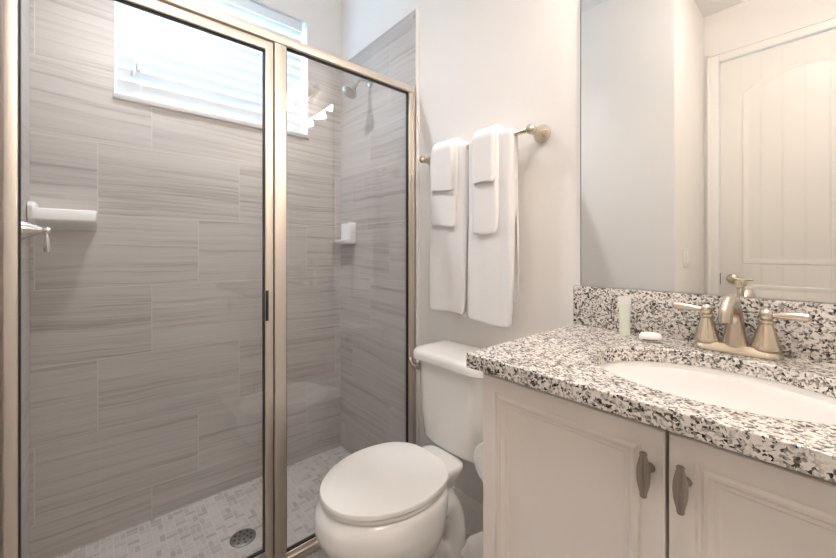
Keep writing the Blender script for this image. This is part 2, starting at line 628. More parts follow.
box(b, DX1 + CW - .018, DX1 + CW, YS, YS + .022, 0, DZ + CW, .004)
box(b, DX0 - CW, DX1 + CW, YS, YS + .022, DZ + CW - .018, DZ + CW, .004)
box(b, DX0 - .002, DX0 + .002, YS - .08, YS, 0, DZ); box(b, DX1 - .002, DX1 + .002, YS - .08, YS, 0, DZ)
build('door_casing', b, 'trim_paint', d1)
b = BM()
hx, hz = -.462, .965
lathe(b, [(.033, 0), (.033, .006), (.028, .012), (.014, .016), (.012, .04), (.014, .05), (.012, .058)], (hx, YD, hz), (0, 1, 0))
tube(b, bez((hx, YD + .052, hz), (hx + .03, YD + .055, hz + .006), (hx + .07, YD + .052, hz - .004), (hx + .11, YD + .05, hz + .002)), [.010] * 4 + [.008] * 9, 10)
build('door_handle', b, 'brushed_nickel', d1)
build('strike_plate', B(DX0 - .003, DX0 + .006, YD - .006, YD + .003, .925, 1.0), 'dark_gap', d1)

# ------------------------------------------------------------------ shower enclosure
enc = thing('shower_enclosure', 'framed glass shower enclosure with champagne nickel frame and hinged door', 'shower enclosure', (XG, .45, 0))
FW = .016                                # half frame thickness
def bar(b, y0, y1, z0, z1, t=FW, bev=.003):
    box(b, XG - t, XG + t, y0, y1, z0, z1, bev)
b = BM(); bar(b, YP + .010, YN - .011, 1.897, 1.930, .019, .004); build('header_rail', b, 'frame_nickel', enc)
b = BM(); bar(b, YP + .010, YN - .011, 0.001, .030, .021, .004); bar(b, .513, 1.10, .028, .046, .012, .002); build('sill_rail', b, 'frame_nickel', enc)
b = BM(); bar(b, 1.094, YN - .011, .030, 1.897, .016); box(b, XG - .010, XG + .022, 1.116, YN - .011, .030, 1.930, .002); build('wall_jamb', b, 'frame_nickel', enc)
b = BM(); bar(b, YP + .010, -.180, .030, 1.897, .016); build('wall_jamb', b, 'frame_nickel', enc)
b = BM(); bar(b, .470, .513, .030, 1.897, .017); build('mullion', b, 'frame_nickel', enc)
b = BM()
box(b, XG - .003, XG + .003, .515, 1.093, .047, 1.896)
build('fixed_pane', b, 'shower_glass', enc)
b = BM()
def gasket(b, y0, y1, z0, z1, w=.005, t=.0075):
    box(b, XG - t, XG + t, y0, y0 + w, z0, z1); box(b, XG - t, XG + t, y1 - w, y1, z0, z1)
    box(b, XG - t, XG + t, y0, y1, z0, z0 + w); box(b, XG - t, XG + t, y0, y1, z1 - w, z1)
gasket(b, .512, 1.095, .045, 1.898)
build('pane_seal', b, 'gasket', enc)
# door
DY0, DY1, DZ0, DZ1 = -.176, .4665, .062, 1.892
door = B(XG - .014, XG + .014, DY0, DY0 + .024, DZ0, DZ1, bev=.003)
box(door, XG - .014, XG + .014, DY1 - .028, DY1, DZ0, DZ1, .003)
box(door, XG - .0138, XG + .0138, DY0 + .022, DY1 - .026, DZ0, DZ0 + .028, .002)
box(door, XG - .0138, XG + .0138, DY0 + .022, DY1 - .026, DZ1 - .031, DZ1, .002)
box(door, XG - .012, XG + .012, DY0 + .002, DY1 - .002, DZ0 - .029, DZ0 - .001)
sd = build('shower_door', door, 'frame_nickel', enc)
build('door_pane', B(XG - .003, XG + .003, DY0 + .026, DY1 - .030, DZ0 + .03, DZ1 - .033), 'shower_glass', sd)
b = BM(); gasket(b, DY0 + .0235, DY1 - .0275, DZ0 + .0275, DZ1 - .0305, .004); build('pane_seal', b, 'gasket', sd)
build('door_magnet', B(XG + .012, XG + .018, DY1 - .027, DY1 - .018, .905, 1.012, bev=.001), 'gasket', sd)
b = BM(); box(b, XG - .012, XG + .008, DY1 + .0003, .4697, DZ0, DZ1 - .002); build('door_sweep', b, 'gasket', sd)

# ------------------------------------------------------------------ window blind
XB = XW - .045
bl = thing('window_blind', 'white horizontal slatted blind lowered in the bright shower window', 'blind', (XB, .482, WIN['z0'] + .004))
BY0, BY1 = WIN['y0'] + .006, WIN['y1'] - .022
build('bottom_rail', B(XB - .018, XB + .018, BY0, BY1, 1.8275, 1.850, bev=.004), 'blind_white', bl)
build('head_rail', B(XB - .028, XB + .028, BY0, BY1, 2.435, 2.489, bev=.003), 'blind_white', bl)
sl = None
nsl = 11
for k in range(nsl):
    zc = 1.880 + k * .0535
    if sl is None:
        b = BM()
        tilt = math.radians(56)
        rings = []
        pts = []
        for i in range(7):
            s = -1 + 2 * i / 6
            a = s * .031
            c = .004 * (1 - s * s)
            pts.append((a * math.cos(tilt) - c * math.sin(tilt), -a * math.sin(tilt) - c * math.cos(tilt)))
        outl = pts + [(px + .0022 * math.sin(tilt), pz + .0022 * math.cos(tilt)) for px, pz in reversed(pts)]
        for yy in (BY0, BY1):
            rings.append([Vector((XB - px, yy, zc + pz)) for px, pz in outl])
        loft(b, rings)
        sl = build('slat', b, 'blind_white', bl)
        z_first = zc
    else:
        c = sl.copy(); COL.objects.link(c); c.parent = bl
        c.location.z += zc - z_first
for yy in (.14, .40, .66, .83):
    b = BM()
    tube(b, [(XB + .026, yy, 1.84), (XB + .026, yy, 2.45)], .0013, 6)
    tube(b, [(XB - .026, yy, 1.84), (XB - .026, yy, 2.45)], .0013, 6)
    build('ladder_cord', b, 'bulb_white', bl)
for yy, zb in ((.128, 1.955), (.112, 1.925)):
    b = BM()
    tube(b, [(XB + .036, yy, zb + .03), (XB + .036, yy, 2.44)], .001, 6)
    cd = build('lift_cord', b, 'bulb_white', bl)
    b = BM()
    lathe(b, [(.003, .036), (.006, .030), (.009, .010), (.008, 0)], (XB + .036, yy, zb), (0, 0, 1), 12)
    build('tassel', b, 'tassel_grey', cd)

# ------------------------------------------------------------------ shower fittings
# corner soap dish by the shower head wall
t = thing('soap_dish', 'white ceramic soap dish on the tile below the shower head', 'soap dish', (-1.92, YN - .010, 1.19))
b = BM()
yb = YN - .0102
rings = []
for (z, ff) in ((1.192, .86), (1.200, .97), (1.212, 1.0), (1.218, 1.0)):
    w = .080 * ff
    rings.append(rrect(-1.930 - w, -1.930 + w, yb - .070 * ff, yb, (.030, .030, .003, .003), z, 8))
for (z, ff) in ((1.218, .93), (1.209, .88), (1.206, .6)):
    w = .080 * ff
    rings.append(rrect(-1.930 - w, -1.930 + w, yb - .070 * ff + .002, yb - .002, (.028, .028, .003, .003), z, 8))
loft(b, rings)
build('tray', b, 'ceramic', t)
b = BM()
box(b, -2.004, -1.846, yb - .014, yb, 1.200, 1.318, .006, 3)
box(b, -1.866, -1.846, yb - .045, yb - .004, 1.205, 1.316, .008, 3)
build('back_plate', b, 'ceramic', t)

# wide ledge on window wall at far left
t = thing('soap_ledge', 'long white ceramic ledge on the window wall above the valve lever', 'soap dish', (XW + .0102, -.10, 1.235))
b = BM()
xb = XW + .0102
prof = [(0, 1.236), (.060, 1.256), (.086, 1.266), (.090, 1.271), (.090, 1.306), (.086, 1.312), (.078, 1.313), (.070, 1.308), (.012, 1.308), (.006, 1.318), (0, 1.318)]
rings = []
for yy, k in ((-.1985, 1.0), (-.014, 1.0), (-.010, .96)):
    rings.append([Vector((xb + a * k, yy, 1.276 + (z - 1.276) * k)) for a, z in prof])
loft(b, rings)
build('ledge', b, 'ceramic', t)
b = BM()
rings = []
for yy, k in ((-.2025, .9), (-.200, 1.0), (-.188, 1.0), (-.183, .95), (-.180, .86)):
    rings.append([Vector((xb + (a * k if a > .001 else a), yy, 1.272 + (z - 1.272) * k)) for a, z in
                  [(0, 1.236), (.05, 1.246), (.082, 1.262), (.094, 1.285), (.094, 1.318), (.082, 1.332), (.05, 1.338), (0, 1.338)]])
loft(b, rings)
build('end_lip', b, 'ceramic', t)

# valve on the end wall of the shower
t = thing('shower_valve', 'brushed nickel shower valve bell with hanging lever at far left', 'shower valve', (-1.70, YP + .010, 1.218))
yb = YP + .0102
b = BM()
lathe(b, [(.085, 0), (.085, .004), (.078, .008), (.040, .011)], (-1.70, yb, 1.218), (0, 1, 0), 36)
build('escutcheon', b, 'chrome', t)
b = BM()
lathe(b, [(.033, .010), (.031, .018), (.024, .032), (.016, .048), (.011, .060), (.013, .064), (.010, .067)], (-1.70, yb, 1.218), (0, 1, 0), 24)
build('bell', b, 'chrome', t)
b = BM()
lathe(b, [(.002, -.012), (.009, -.009), (.0125, 0), (.009, .009), (.002, .012)], (-1.70, yb + .072, 1.218), (0, 1, 0), 18)
tube(b, [(-1.70, yb + .072, 1.210), (-1.70, yb + .072, 1.198), (-1.70, yb + .073, 1.180), (-1.70, yb + .074, 1.160), (-1.70, yb + .0745, 1.148), (-1.70, yb + .0745, 1.142)],
     [.005, .006, .0095, .011, .0105, .004], 14)
build('lever', b, 'chrome', t)

# shower head
sy = YN - .0102
t = thing('showerhead', 'nickel shower head on a curved arm near the tile top', 'shower head', (-1.70, sy, 2.085))
b = BM()
lathe(b, [(.030, 0), (.030, .005), (.022, .012), (.012, .016)], (-1.70, sy, 2.085), (0, -1, 0), 24)
build('flange', b, 'chrome', t)
b = BM()
tube(b, bez((-1.70, sy, 2.085), (-1.70, sy - .035, 2.095), (-1.70, sy - .075, 2.09), (-1.70, sy - .095, 2.048), 12), .0105, 12)
build('arm', b, 'chrome', t)
b = BM()
hd = Vector((0, -.55, -.83)).normalized()
lathe(b, [(.014, -.01), (.016, .004), (.013, .012), (.016, .022), (.026, .040), (.036, .056), (.041, .064), (.041, .070), (.036, .073), (.001, .073)], (-1.70, sy - .095, 2.048), hd, 28)
build('spray_head', b, 'chrome', t)

# drain
t = thing('floor_drain', 'round dark metal drain grate in the mosaic shower floor', 'drain', (-1.648, .455, -.06))
b = BM()
lathe(b, [(.050, 0), (.050, .003), (.047, .0045), (.001, .0045)], (-1.648, .455, -.0598), (0, 0, 1), 36)
build('grate', b, 'drain_steel', t)
b = BM()
for k in range(8):
    a = 2 * PI * k / 8
    lathe(b, [(.0052, 0), (.0052, .0007), (.001, .0008)], (-1.648 + .034 * math.cos(a), .455 + .034 * math.sin(a), -.0553), (0, 0, 1), 10)
for k in range(5):
    a = 2 * PI * k / 5
    lathe(b, [(.0045, 0), (.0045, .0007), (.001, .0008)], (-1.648 + .016 * math.cos(a), .455 + .016 * math.sin(a), -.0553), (0, 0, 1), 10)
build('hole', b, 'drain_hole', t)

# ------------------------------------------------------------------ towel bar and towels
BYY, BZ = 1.065, 1.550
t = thing('towel_bar', 'brushed nickel towel bar holding the white towels', 'towel bar', (-.93, YN, BZ))
b = BM(); tube(b, [(-1.203, BYY, BZ), (-.652, BYY, BZ)], .0085, 16); build('bar', b, 'brushed_nickel', t)
for xx in (-1.190, -.662):
    b = BM()
    lathe(b, [(.031, 0), (.031, .004), (.029, .010), (.022, .022), (.015, .040), (.0125, .056), (.0135, .062), (.0150, .066), (.0155, .075), (.0140, .084), (.008, .090), (.001, .092)],
          (xx, YN - .0002, BZ), (0, -1, 0), 28)
    build('post', b, 'brushed_nickel', t)

def towel(name, label, cat, x0, x1, r, th, zf, zb, seed, group, hem=True, double=True, skew=0.0):
    """folded towel hung over the bar: r = centre-line radius, front bottom zf, back bottom zb"""
    rnd = random.Random(seed)
    ph = [rnd.uniform(0, 6.28) for _ in range(6)]
    b = BM()
    nx = max(10, int((x1 - x0) / .012))
    def sheet(x0, x1, r, th, zf, zb, k):
        # outline of the cross-section (y offset, z), going round the outside then back on the inside
        out, inn = [], []
        nz = 26
        for i in range(nz + 1):
            z = zf + (BZ - zf) * i / nz
            out.append((-r - th / 2, z, 'f')); inn.append((-r + th / 2, z, 'f'))
        for i in range(1, 12):
            a = PI - PI * i / 12
            out.append(((r + th / 2) * math.cos(a), BZ + (r + th / 2) * math.sin(a), 't'))
            inn.append((max(r - th / 2, .0095) * math.cos(a), BZ + max(r - th / 2, .0095) * math.sin(a), 't'))
        for i in range(nz + 1):
            z = BZ + (zb - BZ) * i / nz
            out.append((r + th / 2, z, 'b')); inn.append((r - th / 2, z, 'b'))
        ring = out + list(reversed(inn))
        # round the two hems
        rings = []
        for j in range(nx + 1):
            s = j / nx
            edge = min(s, 1 - s) * (x1 - x0)
            pinch = 1.0 if edge > th * .55 else .45 + .55 * (edge / (th * .55))
            row = []
            for q, (yy, z, side) in enumerate(ring):
                n2 = len(out)
                q2 = q if q < n2 else len(ring) - 1 - q
                yo, yi = out[q2][0], inn[q2][0]
                zo, zi = out[q2][1], inn[q2][1]
                my, mz = (yo + yi) / 2, (zo + zi) / 2
                yy2, z2 = my + (yy - my) * pinch, mz + (z - mz) * pinch
                drop = max(0.0, BZ - z)
                x = x0 + (x1 - x0) * s
                wv = 0.0
                if side != 't':
                    amp = .0035 * min(1, drop / .3)
                    wv = amp * math.sin(14 * x / .2 * .5 + ph[0]) + amp * .5 * math.sin(31 * x + 4 * z + ph[1])
                    if side == 'b':
                        wv = abs(wv) * .3
                    if hem and side == 'f' and .045 < z - zf < .060:
                        yy2 += .0014 if yy2 < my else 0
                xs = x + skew * drop + .0022 * math.sin(9 * z + ph[2] + s * 2) * min(1, drop / .1)
                zz = z2 + (.0035 * math.sin(6 * s + ph[3]) - .004 * s if drop > .05 else 0) * min(1, drop / .2)
                row.append(Vector((xs, BYY + yy2 + (-abs(wv) if side == 'f' else wv), zz)))
            rings.append(row)
        loft(b, rings)
    sheet(x0, x1, r, th, zf, zb, 0)
    o = build(name, b, 'terry_cotton', None, angle=60)
    sub = o.modifiers.new('smooth', 'SUBSURF'); sub.levels = 1; sub.render_levels = 1
    # origin at the bar
    c = Vector(((x0 + x1) / 2, BYY, BZ))
    o.data.transform(Matrix.Translation(-c)); o.location = c
    tag(o, label, cat, group)
    return o

GT = 'white towels on the towel bar'
towel('bath_towel', 'large white bath towel at the bottom of the left towel stack, nearest the shower', 'towel', -1.128, -.930, .0165, .013, .910, .960, 3, GT)
towel('bath_towel', 'large white bath towel at the bottom of the right towel stack, nearest the mirror', 'towel', -.916, -.716, .0165, .013, .893, .975, 4, GT)
towel('hand_towel', 'middle-sized white hand towel in the left towel stack, nearest the shower', 'towel', -1.108, -.962, .0305, .011, 1.249, 1.30, 5, GT, hem=False)
towel('hand_towel', 'middle-sized white hand towel in the right towel stack, nearest the mirror', 'towel', -.888, -.768, .0305, .011, 1.213, 1.29, 6, GT, hem=False)
towel('washcloth', 'small white washcloth on top of the left towel stack, nearest the shower', 'washcloth', -1.096, -.968, .0430, .010, 1.390, 1.43, 7, GT, hem=False)
towel('washcloth', 'small white washcloth on top of the right towel stack, nearest the mirror', 'washcloth', -.876, -.776, .0430, .010, 1.394, 1.42, 8, GT, hem=False)

# ------------------------------------------------------------------ toilet
TX = -.930
toi = thing('toilet', 'white two-piece toilet with closed lid between shower and vanity', 'toilet', (TX, .80, 0))
def egg(y0, y1, hw, z, yc=None, n=44, back=2.6, front=2.0, x=TX, taper=0.0):
    """egg outline: pointed front at y0, squarer back at y1"""
    if yc is None:
        yc = y0 + (y1 - y0) * .56
    out = []
    for k in range(n):
        a = 2 * PI * k / n
        c, s = math.cos(a), math.sin(a)
        e = back if s > 0 else front
        r = (abs(c) ** e + abs(s) ** e) ** (-1 / e)
        xx = x + hw * r * c * (1 - taper * max(0.0, s) ** 1.5)
        yy = yc + (y1 - yc if s > 0 else yc - y0) * r * s
        out.append(Vector((xx, yy, z)))
    return out
b = BM()
secs = [  # z, y0, y1, hw
    (.000, .640, 1.03, .108), (.030, .642, 1.028, .106), (.060, .660, 1.01, .090), (.120, .672, .96, .076), (.180, .645, .86, .094),
    (.230, .575, .82, .130), (.275, .508, .825, .166), (.320, .466, .835, .183), (.360, .449, .845, .187), (.395, .454, .855, .183), (.414, .470, .858, .175), (.423, .482, .855, .165)]
loft(b, [egg(y0, y1, hw, z) for z, y0, y1, hw in secs])
# rear deck under the tank
rings = []
for z, y0, y1, hw in ((.20, .86, .92, .040), (.28, .85, .925, .048), (.34, .83, .935, .064), (.38, .81, .950, .084), (.400, .80, .960, .093), (.414, .80, .962, .096), (.422, .805, .958, .092)):
    rings.append(rrect(TX - hw, TX + hw, y0, y1, min(.05, hw * .5), z, 6))
loft(b, rings)
# trapway bulges on both sides
for s in (-1, 1):
    p = bez((TX + s * .050, .70, .08), (TX + s * .062, .76, .26), (TX + s * .060, .84, .36), (TX + s * .052, .90, .28), 14)
    p += bez((TX + s * .052, .90, .28), (TX + s * .048, .95, .20), (TX + s * .048, .92, .10), (TX + s * .058, .95, .01), 12)[1:]
    tube(b, p, [.044] * len(p), 14)
bowl = build('bowl', b, 'porcelain', toi)
rm = bowl.modifiers.new('blend', 'REMESH'); rm.mode = 'VOXEL'; rm.voxel_size = .0075; rm.use_smooth_shade = True
sm = bowl.modifiers.new('smooth', 'SMOOTH'); sm.factor = .5; sm.iterations = 9
# seat ring and lid
b = BM()
def slab(b, y0, y1, hw, z0, z1, rnd, yc):
    rr = []
    for z, d in ((z0, rnd * .6), (z0 + rnd * .5, 0), (z1 - rnd, 0), (z1 - rnd * .35, rnd * .35), (z1, rnd * 1.3)):
        rr.append(egg(y0 + d, y1 - d, hw - d, z, yc, 64, 3.2, 2.0, TX, .20))
    return rr
loft(b, slab(b, .474, .862, .169, .4245, .437, .005, .69))
build('seat', b, 'white_plastic', toi)
b = BM()
rr = slab(b, .468, .866, .172, .4385, .455, .006, .69)
for k, (d, dz) in enumerate(((.04, .0022), (.09, .0038), (.14, .0046))):
    rr.append(egg(.468 + d * 1.1, .866 - d, .172 - d, .455 + dz, .69, 64, 3.2, 2.0, TX, .20))
loft(b, rr)
build('lid', b, 'white_plastic', toi)
for s in (-1, 1):
    b = BM()
    tube(b, [(TX + s * .055, .864, .436), (TX + s * .066, .864, .434)], .010, 12)
    build('hinge', b, 'white_plastic', toi)
# tank
b = BM()
rings = []
for z, hw, y0 in ((.4235, .128, .968), (.429, .148, .950), (.450, .160, .940), (.55, .166, .934), (.66, .170, .929), (.735, .174, .926)):
    rings.append(rrect(TX - hw, TX + hw, y0, 1.122, (.072, .072, .03, .03), z, 8))
loft(b, rings)
build('tank', b, 'porcelain', toi)
b = BM()
rings = []
for z, d in ((.7345, .006), (.738, .0), (.755, .0), (.764, .003), (.770, .010), (.7735, .024)):
    rings.append(rrect(TX - .186 + d, TX + .186 - d, .914 + d, 1.128 - d * .6, (.060 - d * .5, .060 - d * .5, .028, .028), z, 8))
loft(b, rings)
build('tank_lid', b, 'porcelain', toi)
b = BM()
lx, ly, lz = TX - .130, .9322, .705
lathe(b, [(.014, 0), (.014, .004), (.010, .010), (.008, .018)], (lx, ly, lz), (-.75, -.66, 0), 16)
tube(b, bez((lx - .014, ly - .013, lz), (lx - .024, ly - .022, lz + .006), (lx - .032, ly - .02, lz + .018), (lx - .036, ly - .018, lz + .032), 8), [.0075, .0075, .008, .0085, .009, .0095, .0095, .009, .006], 10)
build('flush_lever', b, 'pull_pewter', toi)

# ------------------------------------------------------------------ vanity
CZ, CT = .923, .032
VX0, VX1 = -.519, .190
YF = .645                       # door fronts
va = thing('vanity_cabinet', 'cream painted vanity cabinet with two panelled doors', 'cabinet', ((VX0 + VX1) / 2, .90, 0))
b = BM()
CB = CZ - CT
box(b, VX0, VX0 + .018, .668, 1.138, .0, CB - .001)
box(b, VX1 - .018, VX1, .668, 1.138, .0, CB - .001)
box(b, VX0 + .018, VX1 - .018, .668, .686, .10, .16)
box(b, VX0 + .018, VX1 - .018, .668, .686, CB - .03, CB - .001)
box(b, -.18, -.15, .668, .686, .10, CB - .02)
box(b, VX0 + .018, VX1 - .018, .668, 1.138, .10, .115)
box(b, VX0 + .018, VX1 - .018, 1.12, 1.138, .10, CB - .04)
box(b, VX0 + .018, VX1 - .018, .735, .745, .0, .10)
build('body', b, 'cabinet_paint', va)
b = BM(); box(b, VX0 + .019, VX1 - .019, .6665, .6678, CB - .03, CB - .0005); box(b, -.1795, -.1505, .6665, .6678, .10, CB - .02)
build('gap_shade', b, 'dark_gap', va)  # dark strips that paint the shade in the gaps round the doors
def panel_door(x0, x1, z0, z1):
    b = BM()
    prof = [(0, .667), (0, .647), (.002, .645), (.032, .645), (.0345, .6505), (.038, .6505), (.0425, .6465), (.047, .6475), (.053, .6545), (.058, .6545), (.061, .657), (.066, .657)]
    rings = []
    for ins, y in prof:
        rings.append([Vector((x0 + ins, y, z0 + ins)), Vector((x1 - ins, y, z0 + ins)), Vector((x1 - ins, y, z1 - ins)), Vector((x0 + ins, y, z1 - ins))])
    loft(b, rings)
    return build('door', b, 'cabinet_paint', va, angle=20)
dl_ = panel_door(-.521, -.1722, .105, .878)
dr_ = panel_door(-.1672, .190, .105, .878)
for par_, px in ((dl_, -.192), (dr_, -.1455)):
    b = BM()
    lathe(b, [(.001, -.034), (.0042, -.0335), (.0052, -.031), (.0046, -.0285), (.0062, -.023), (.0086, -.012), (.0094, 0), (.0086, .012), (.0062, .023), (.0046, .0285), (.0055, .031), (.0045, .0335), (.001, .034)],
          (px, .6155, .815), (0, 0, 1), 72, .20, 12)
    tube(b, [(px, .646, .815), (px, .638, .815), (px, .622, .815)], [.008, .0055, .0055], 14)
    build('pull', b, 'pull_pewter', par_)

# granite top with oval cut-out
ct = thing('countertop', 'speckled granite vanity top with oval sink opening', 'countertop', (-.18, .88, CB))
SX, SY, SA, SB = -.144, .853, .212, .166
KX0, KX1, KY0, KY1 = -.547, .215, .618, 1.1385
angs = [2 * PI * k / 96 for k in range(96)]
for cxx, cyy in ((KX0, KY0), (KX1, KY0), (KX1, KY1), (KX0, KY1)):
    angs.append(math.atan2(cyy - SY, cxx - SX) % (2 * PI))
angs = sorted(angs)
def outer(a):
    c, s = math.cos(a), math.sin(a)
    ts = []
    if abs(c) > 1e-9: ts.append(((KX1 if c > 0 else KX0) - SX) / c)
    if abs(s) > 1e-9: ts.append(((KY1 if s > 0 else KY0) - SY) / s)
    tt_ = min(ts)
    return SX + c * tt_, SY + s * tt_
def ell(a, ea=SA, eb=SB):
    c, s = math.cos(a), math.sin(a)
    r = ea * eb / math.sqrt((eb * c) ** 2 + (ea * s) ** 2)
    return SX + r * c, SY + r * s
b = BM()
rings = []
for fn, z in ((ell, CB), (ell, CZ), (outer, CZ), (outer, CB), (ell, CB)):
    rings.append([Vector((*fn(a), z)) for a in angs])
loft(b, rings, False, False)
bmesh.ops.remove_doubles(b, verts=list(b.verts), dist=1e-6)
build('slab', b, 'granite', ct, bevel=.0035)
b = BM(); box(b, -.546, KX1, 1.1195, 1.1388, CZ + .0003, 1.0425, .0025)
build('backsplash', b, 'granite', ct)

# undermount sink
sk = thing('sink', 'white oval undermount sink basin in the granite top', 'sink', (SX, SY, CB))
b = BM()
rings = []
def er(k, z, d=0.0):
    return [Vector((SX + (SA + d) * k * math.cos(2 * PI * i / 64), SY + (SB + d) * k * math.sin(2 * PI * i / 64), z)) for i in range(64)]
for k, z, d in ((1, CB - .012, .022), (1, CB - .0005, .022), (1, CB - .0005, .004), (.985, CB - .012, .003), (.95, CB - .045, 0), (.86, CB - .085, 0), (.68, CB - .115, 0), (.42, CB - .130, 0), (.14, CB - .135, 0), (.10, CB - .145, 0)):
    rings.append(er(k, z, d))
for k, z, d in ((.16, CB - .150, 0), (.5, CB - .142, 0), (.78, CB - .122, 0), (.95, CB - .085, 0), (1.02, CB - .045, .0)):
    rings.append(er(k, z, d))
loft(b, rings)
build('basin', b, 'porcelain', sk, angle=60)
b = BM(); lathe(b, [(.022, 0), (.022, .002), (.016, .003), (.010, .001), (.001, .001)], (SX, SY, CB - .1345), (0, 0, 1), 24)
build('drain_stopper', b, 'brushed_nickel', sk)

# faucet
FX, FY = -.152, 1.076
fa = thing('faucet', 'brushed nickel centerset faucet with two lever handles', 'faucet', (FX, FY, CZ))
b = BM()
rings = []
for z, hw, hd in ((0.0004, .078, .027), (.004, .0785, .0275), (.010, .075, .025), (.016, .070, .021), (.020, .068, .019), (.022, .062, .014)):
    rings.append(rrect(FX - hw, FX + hw, FY - hd, FY + hd, hd * .98, CZ + z, 10))
loft(b, rings)
build('base_plate', b, 'brushed_nickel', fa)
for s in (-1, 1):
    hx = FX + s * .051
    b = BM()
    lathe(b, [(.0255, .018), (.0255, .024), (.0235, .028), (.0205, .040), (.0160, .056), (.0122, .069), (.0114, .072), (.0138, .075), (.0138, .079), (.0095, .082)], (hx, FY, CZ), (0, 0, 1), 28)
    bell = build('handle_bell', b, 'brushed_nickel', fa)
    b = BM()
    lathe(b, [(.008, .080), (.0112, .085), (.0120, .091), (.0112, .097), (.007, .102), (.001, .1035)], (hx, FY, CZ), (0, 0, 1), 24)
    dx, dy = (s * .995, -.06)
    pts = [(.006, .0915), (.018, .0915), (.032, .0925), (.050, .0935), (.063, .0935), (.067, .0935)]
    tube(b, [(hx + dx * q, FY + dy * q, CZ + z) for q, z in pts], [.0045, .0055, .0078, .0088, .0080, .0035], 14)
    build('lever', b, 'brushed_nickel', bell)
b = BM()
sp = [Vector((FX, FY, CZ + .018)), Vector((FX, FY, CZ + .040)), Vector((FX, FY - .001, CZ + .065))]
sp += bez((FX, FY - .002, CZ + .075), (FX, FY - .006, CZ + .112), (FX, FY - .060, CZ + .128), (FX, FY - .096, CZ + .108), 12)
sp += [Vector((FX, FY - .104, CZ + .097)), Vector((FX, FY - .107, CZ + .080))]
rad = [(.0240, .0225), (.0215, .0195), (.0190, .0165)] + [(.0188, .0150 - .0003 * k) for k in range(13)] + [(.0188, .0120), (.0185, .0115)]
tube(b, sp, rad, 22)
build('spout', b, 'brushed_nickel', fa)
b = BM()
tube(b, [(FX + .002, FY + .026, CZ + .012), (FX + .002, FY + .026, CZ + .146)], .0028, 10)
lathe(b, [(.003, .141), (.0070, .145), (.0085, .151), (.0066, .158), (.001, .160)], (FX + .002, FY + .026, CZ), (0, 0, 1), 18)
build('lift_rod', b, 'brushed_nickel', fa)

# toiletries
t = thing('lotion_tube', 'small pale green toiletry tube standing upright against the backsplash', 'tube', (-.382, 1.080, CZ))
ux, uy = .656, .754            # tube's wide side faces the room diagonally
def ovalring(cx, cy, z, a, bb, n=24):
    out = []
    for i in range(n):
        an = 2 * PI * i / n
        p, q = a * math.cos(an), bb * math.sin(an)
        out.append(Vector((cx + p * ux - q * uy, cy + p * uy + q * ux, z)))
    return out
b = BM()
loft(b, [ovalring(-.382, 1.080, CZ + z, a, c) for z, a, c in ((.018, .0125, .0125), (.040, .0140, .011), (.065, .0155, .008), (.084, .0168, .005))])
build('tube_body', b, 'tube_green', t)
b = BM()
loft(b, [ovalring(-.382, 1.080, CZ + z, a, c) for z, a, c in ((.0004, .0120, .0120), (.002, .0128, .0128), (.016, .0128, .0128), (.019, .0110, .011))])
build('cap', b, 'tube_green', t)
b = BM()
loft(b, [ovalring(-.382, 1.080, CZ + z, a, c) for z, a, c in ((.083, .0170, .0052), (.092, .0180, .0034), (.103, .0185, .0022), (.1045, .0183, .0018))])
build('crimp', b, 'white_plastic', t)

t = thing('wrapped_soap', 'small white wrapped guest soap lying beside the green tube', 'soap', (-.312, 1.052, CZ))
b = BM()
cx_, cy_ = -.312, 1.052
loft(b, [ovalring(cx_, cy_, CZ + z, a, c, 32) for z, a, c in ((.0004, .020, .015), (.002, .024, .019), (.008, .0265, .0215), (.014, .026, .021), (.0195, .022, .017), (.0215, .012, .009))])
build('wrapper', b, 'paper', t)
b = BM()
rr = []
for z, a0 in ((.0045, 1.006), (.0075, 1.012)):
    rr.append([Vector((cx_ + a0 * (.0262 * math.cos(an) * ux - .0213 * math.sin(an) * uy), cy_ + a0 * (.0262 * math.cos(an) * uy + .0213 * math.sin(an) * ux), CZ + z)) for an in [math.radians(200 + 8 * i) for i in range(11)]])
loft(b, rr, False, False, False)
bmesh.ops.solidify(b, geom=list(b.faces), thickness=.0006)
build('label_print', b, 'print_ink', t)

# mirror
mi = thing('mirror', 'large frameless wall mirror above the granite backsplash', 'mirror', (-.16, YN, 1.045))
build('glass', B(-.527, .205, YN - .0055, YN - .0003, 1.0440, 2.10), 'mirror_glass', mi, smooth=False)

build('edge_strip', B(-.5290, -.5271, YN - .0058, YN - .0003, 1.0440, 2.10), 'dark_gap', mi, smooth=False)

# toilet paper
tp = thing('toilet_paper_holder', 'nickel paper holder on the side of the vanity cabinet', 'paper holder', (VX0, .78, .606))
b = BM()
tube(b, [(-.5195, .860, .606), (-.575, .860, .606), (-.575, .850, .606), (-.575, .738, .606)], .006, 12)
lathe(b, [(.020, 0), (.020, .004), (.012, .010)], (-.5192, .860, .606), (-1, 0, 0), 20)
build('arm', b, 'brushed_nickel', tp)
tr_ = thing('toilet_paper_roll', 'white toilet paper roll hanging beside the vanity cabinet', 'toilet paper', (-.575, .79, .606))
b = BM()
rings = []
def circ(r, y):
    return [Vector((-.575 + r * math.cos(2 * PI * i / 40), y, .606 + r * math.sin(2 * PI * i / 40))) for i in range(40)]
for r, y in ((.020, .742), (.054, .742), (.057, .745), (.057, .835), (.054, .838), (.020, .838), (.020, .742)):
    rings.append(circ(r, y))
loft(b, rings, False, False)
bmesh.ops.remove_doubles(b, verts=list(b.verts), dist=1e-6)
build('paper', b, 'paper', tr_)

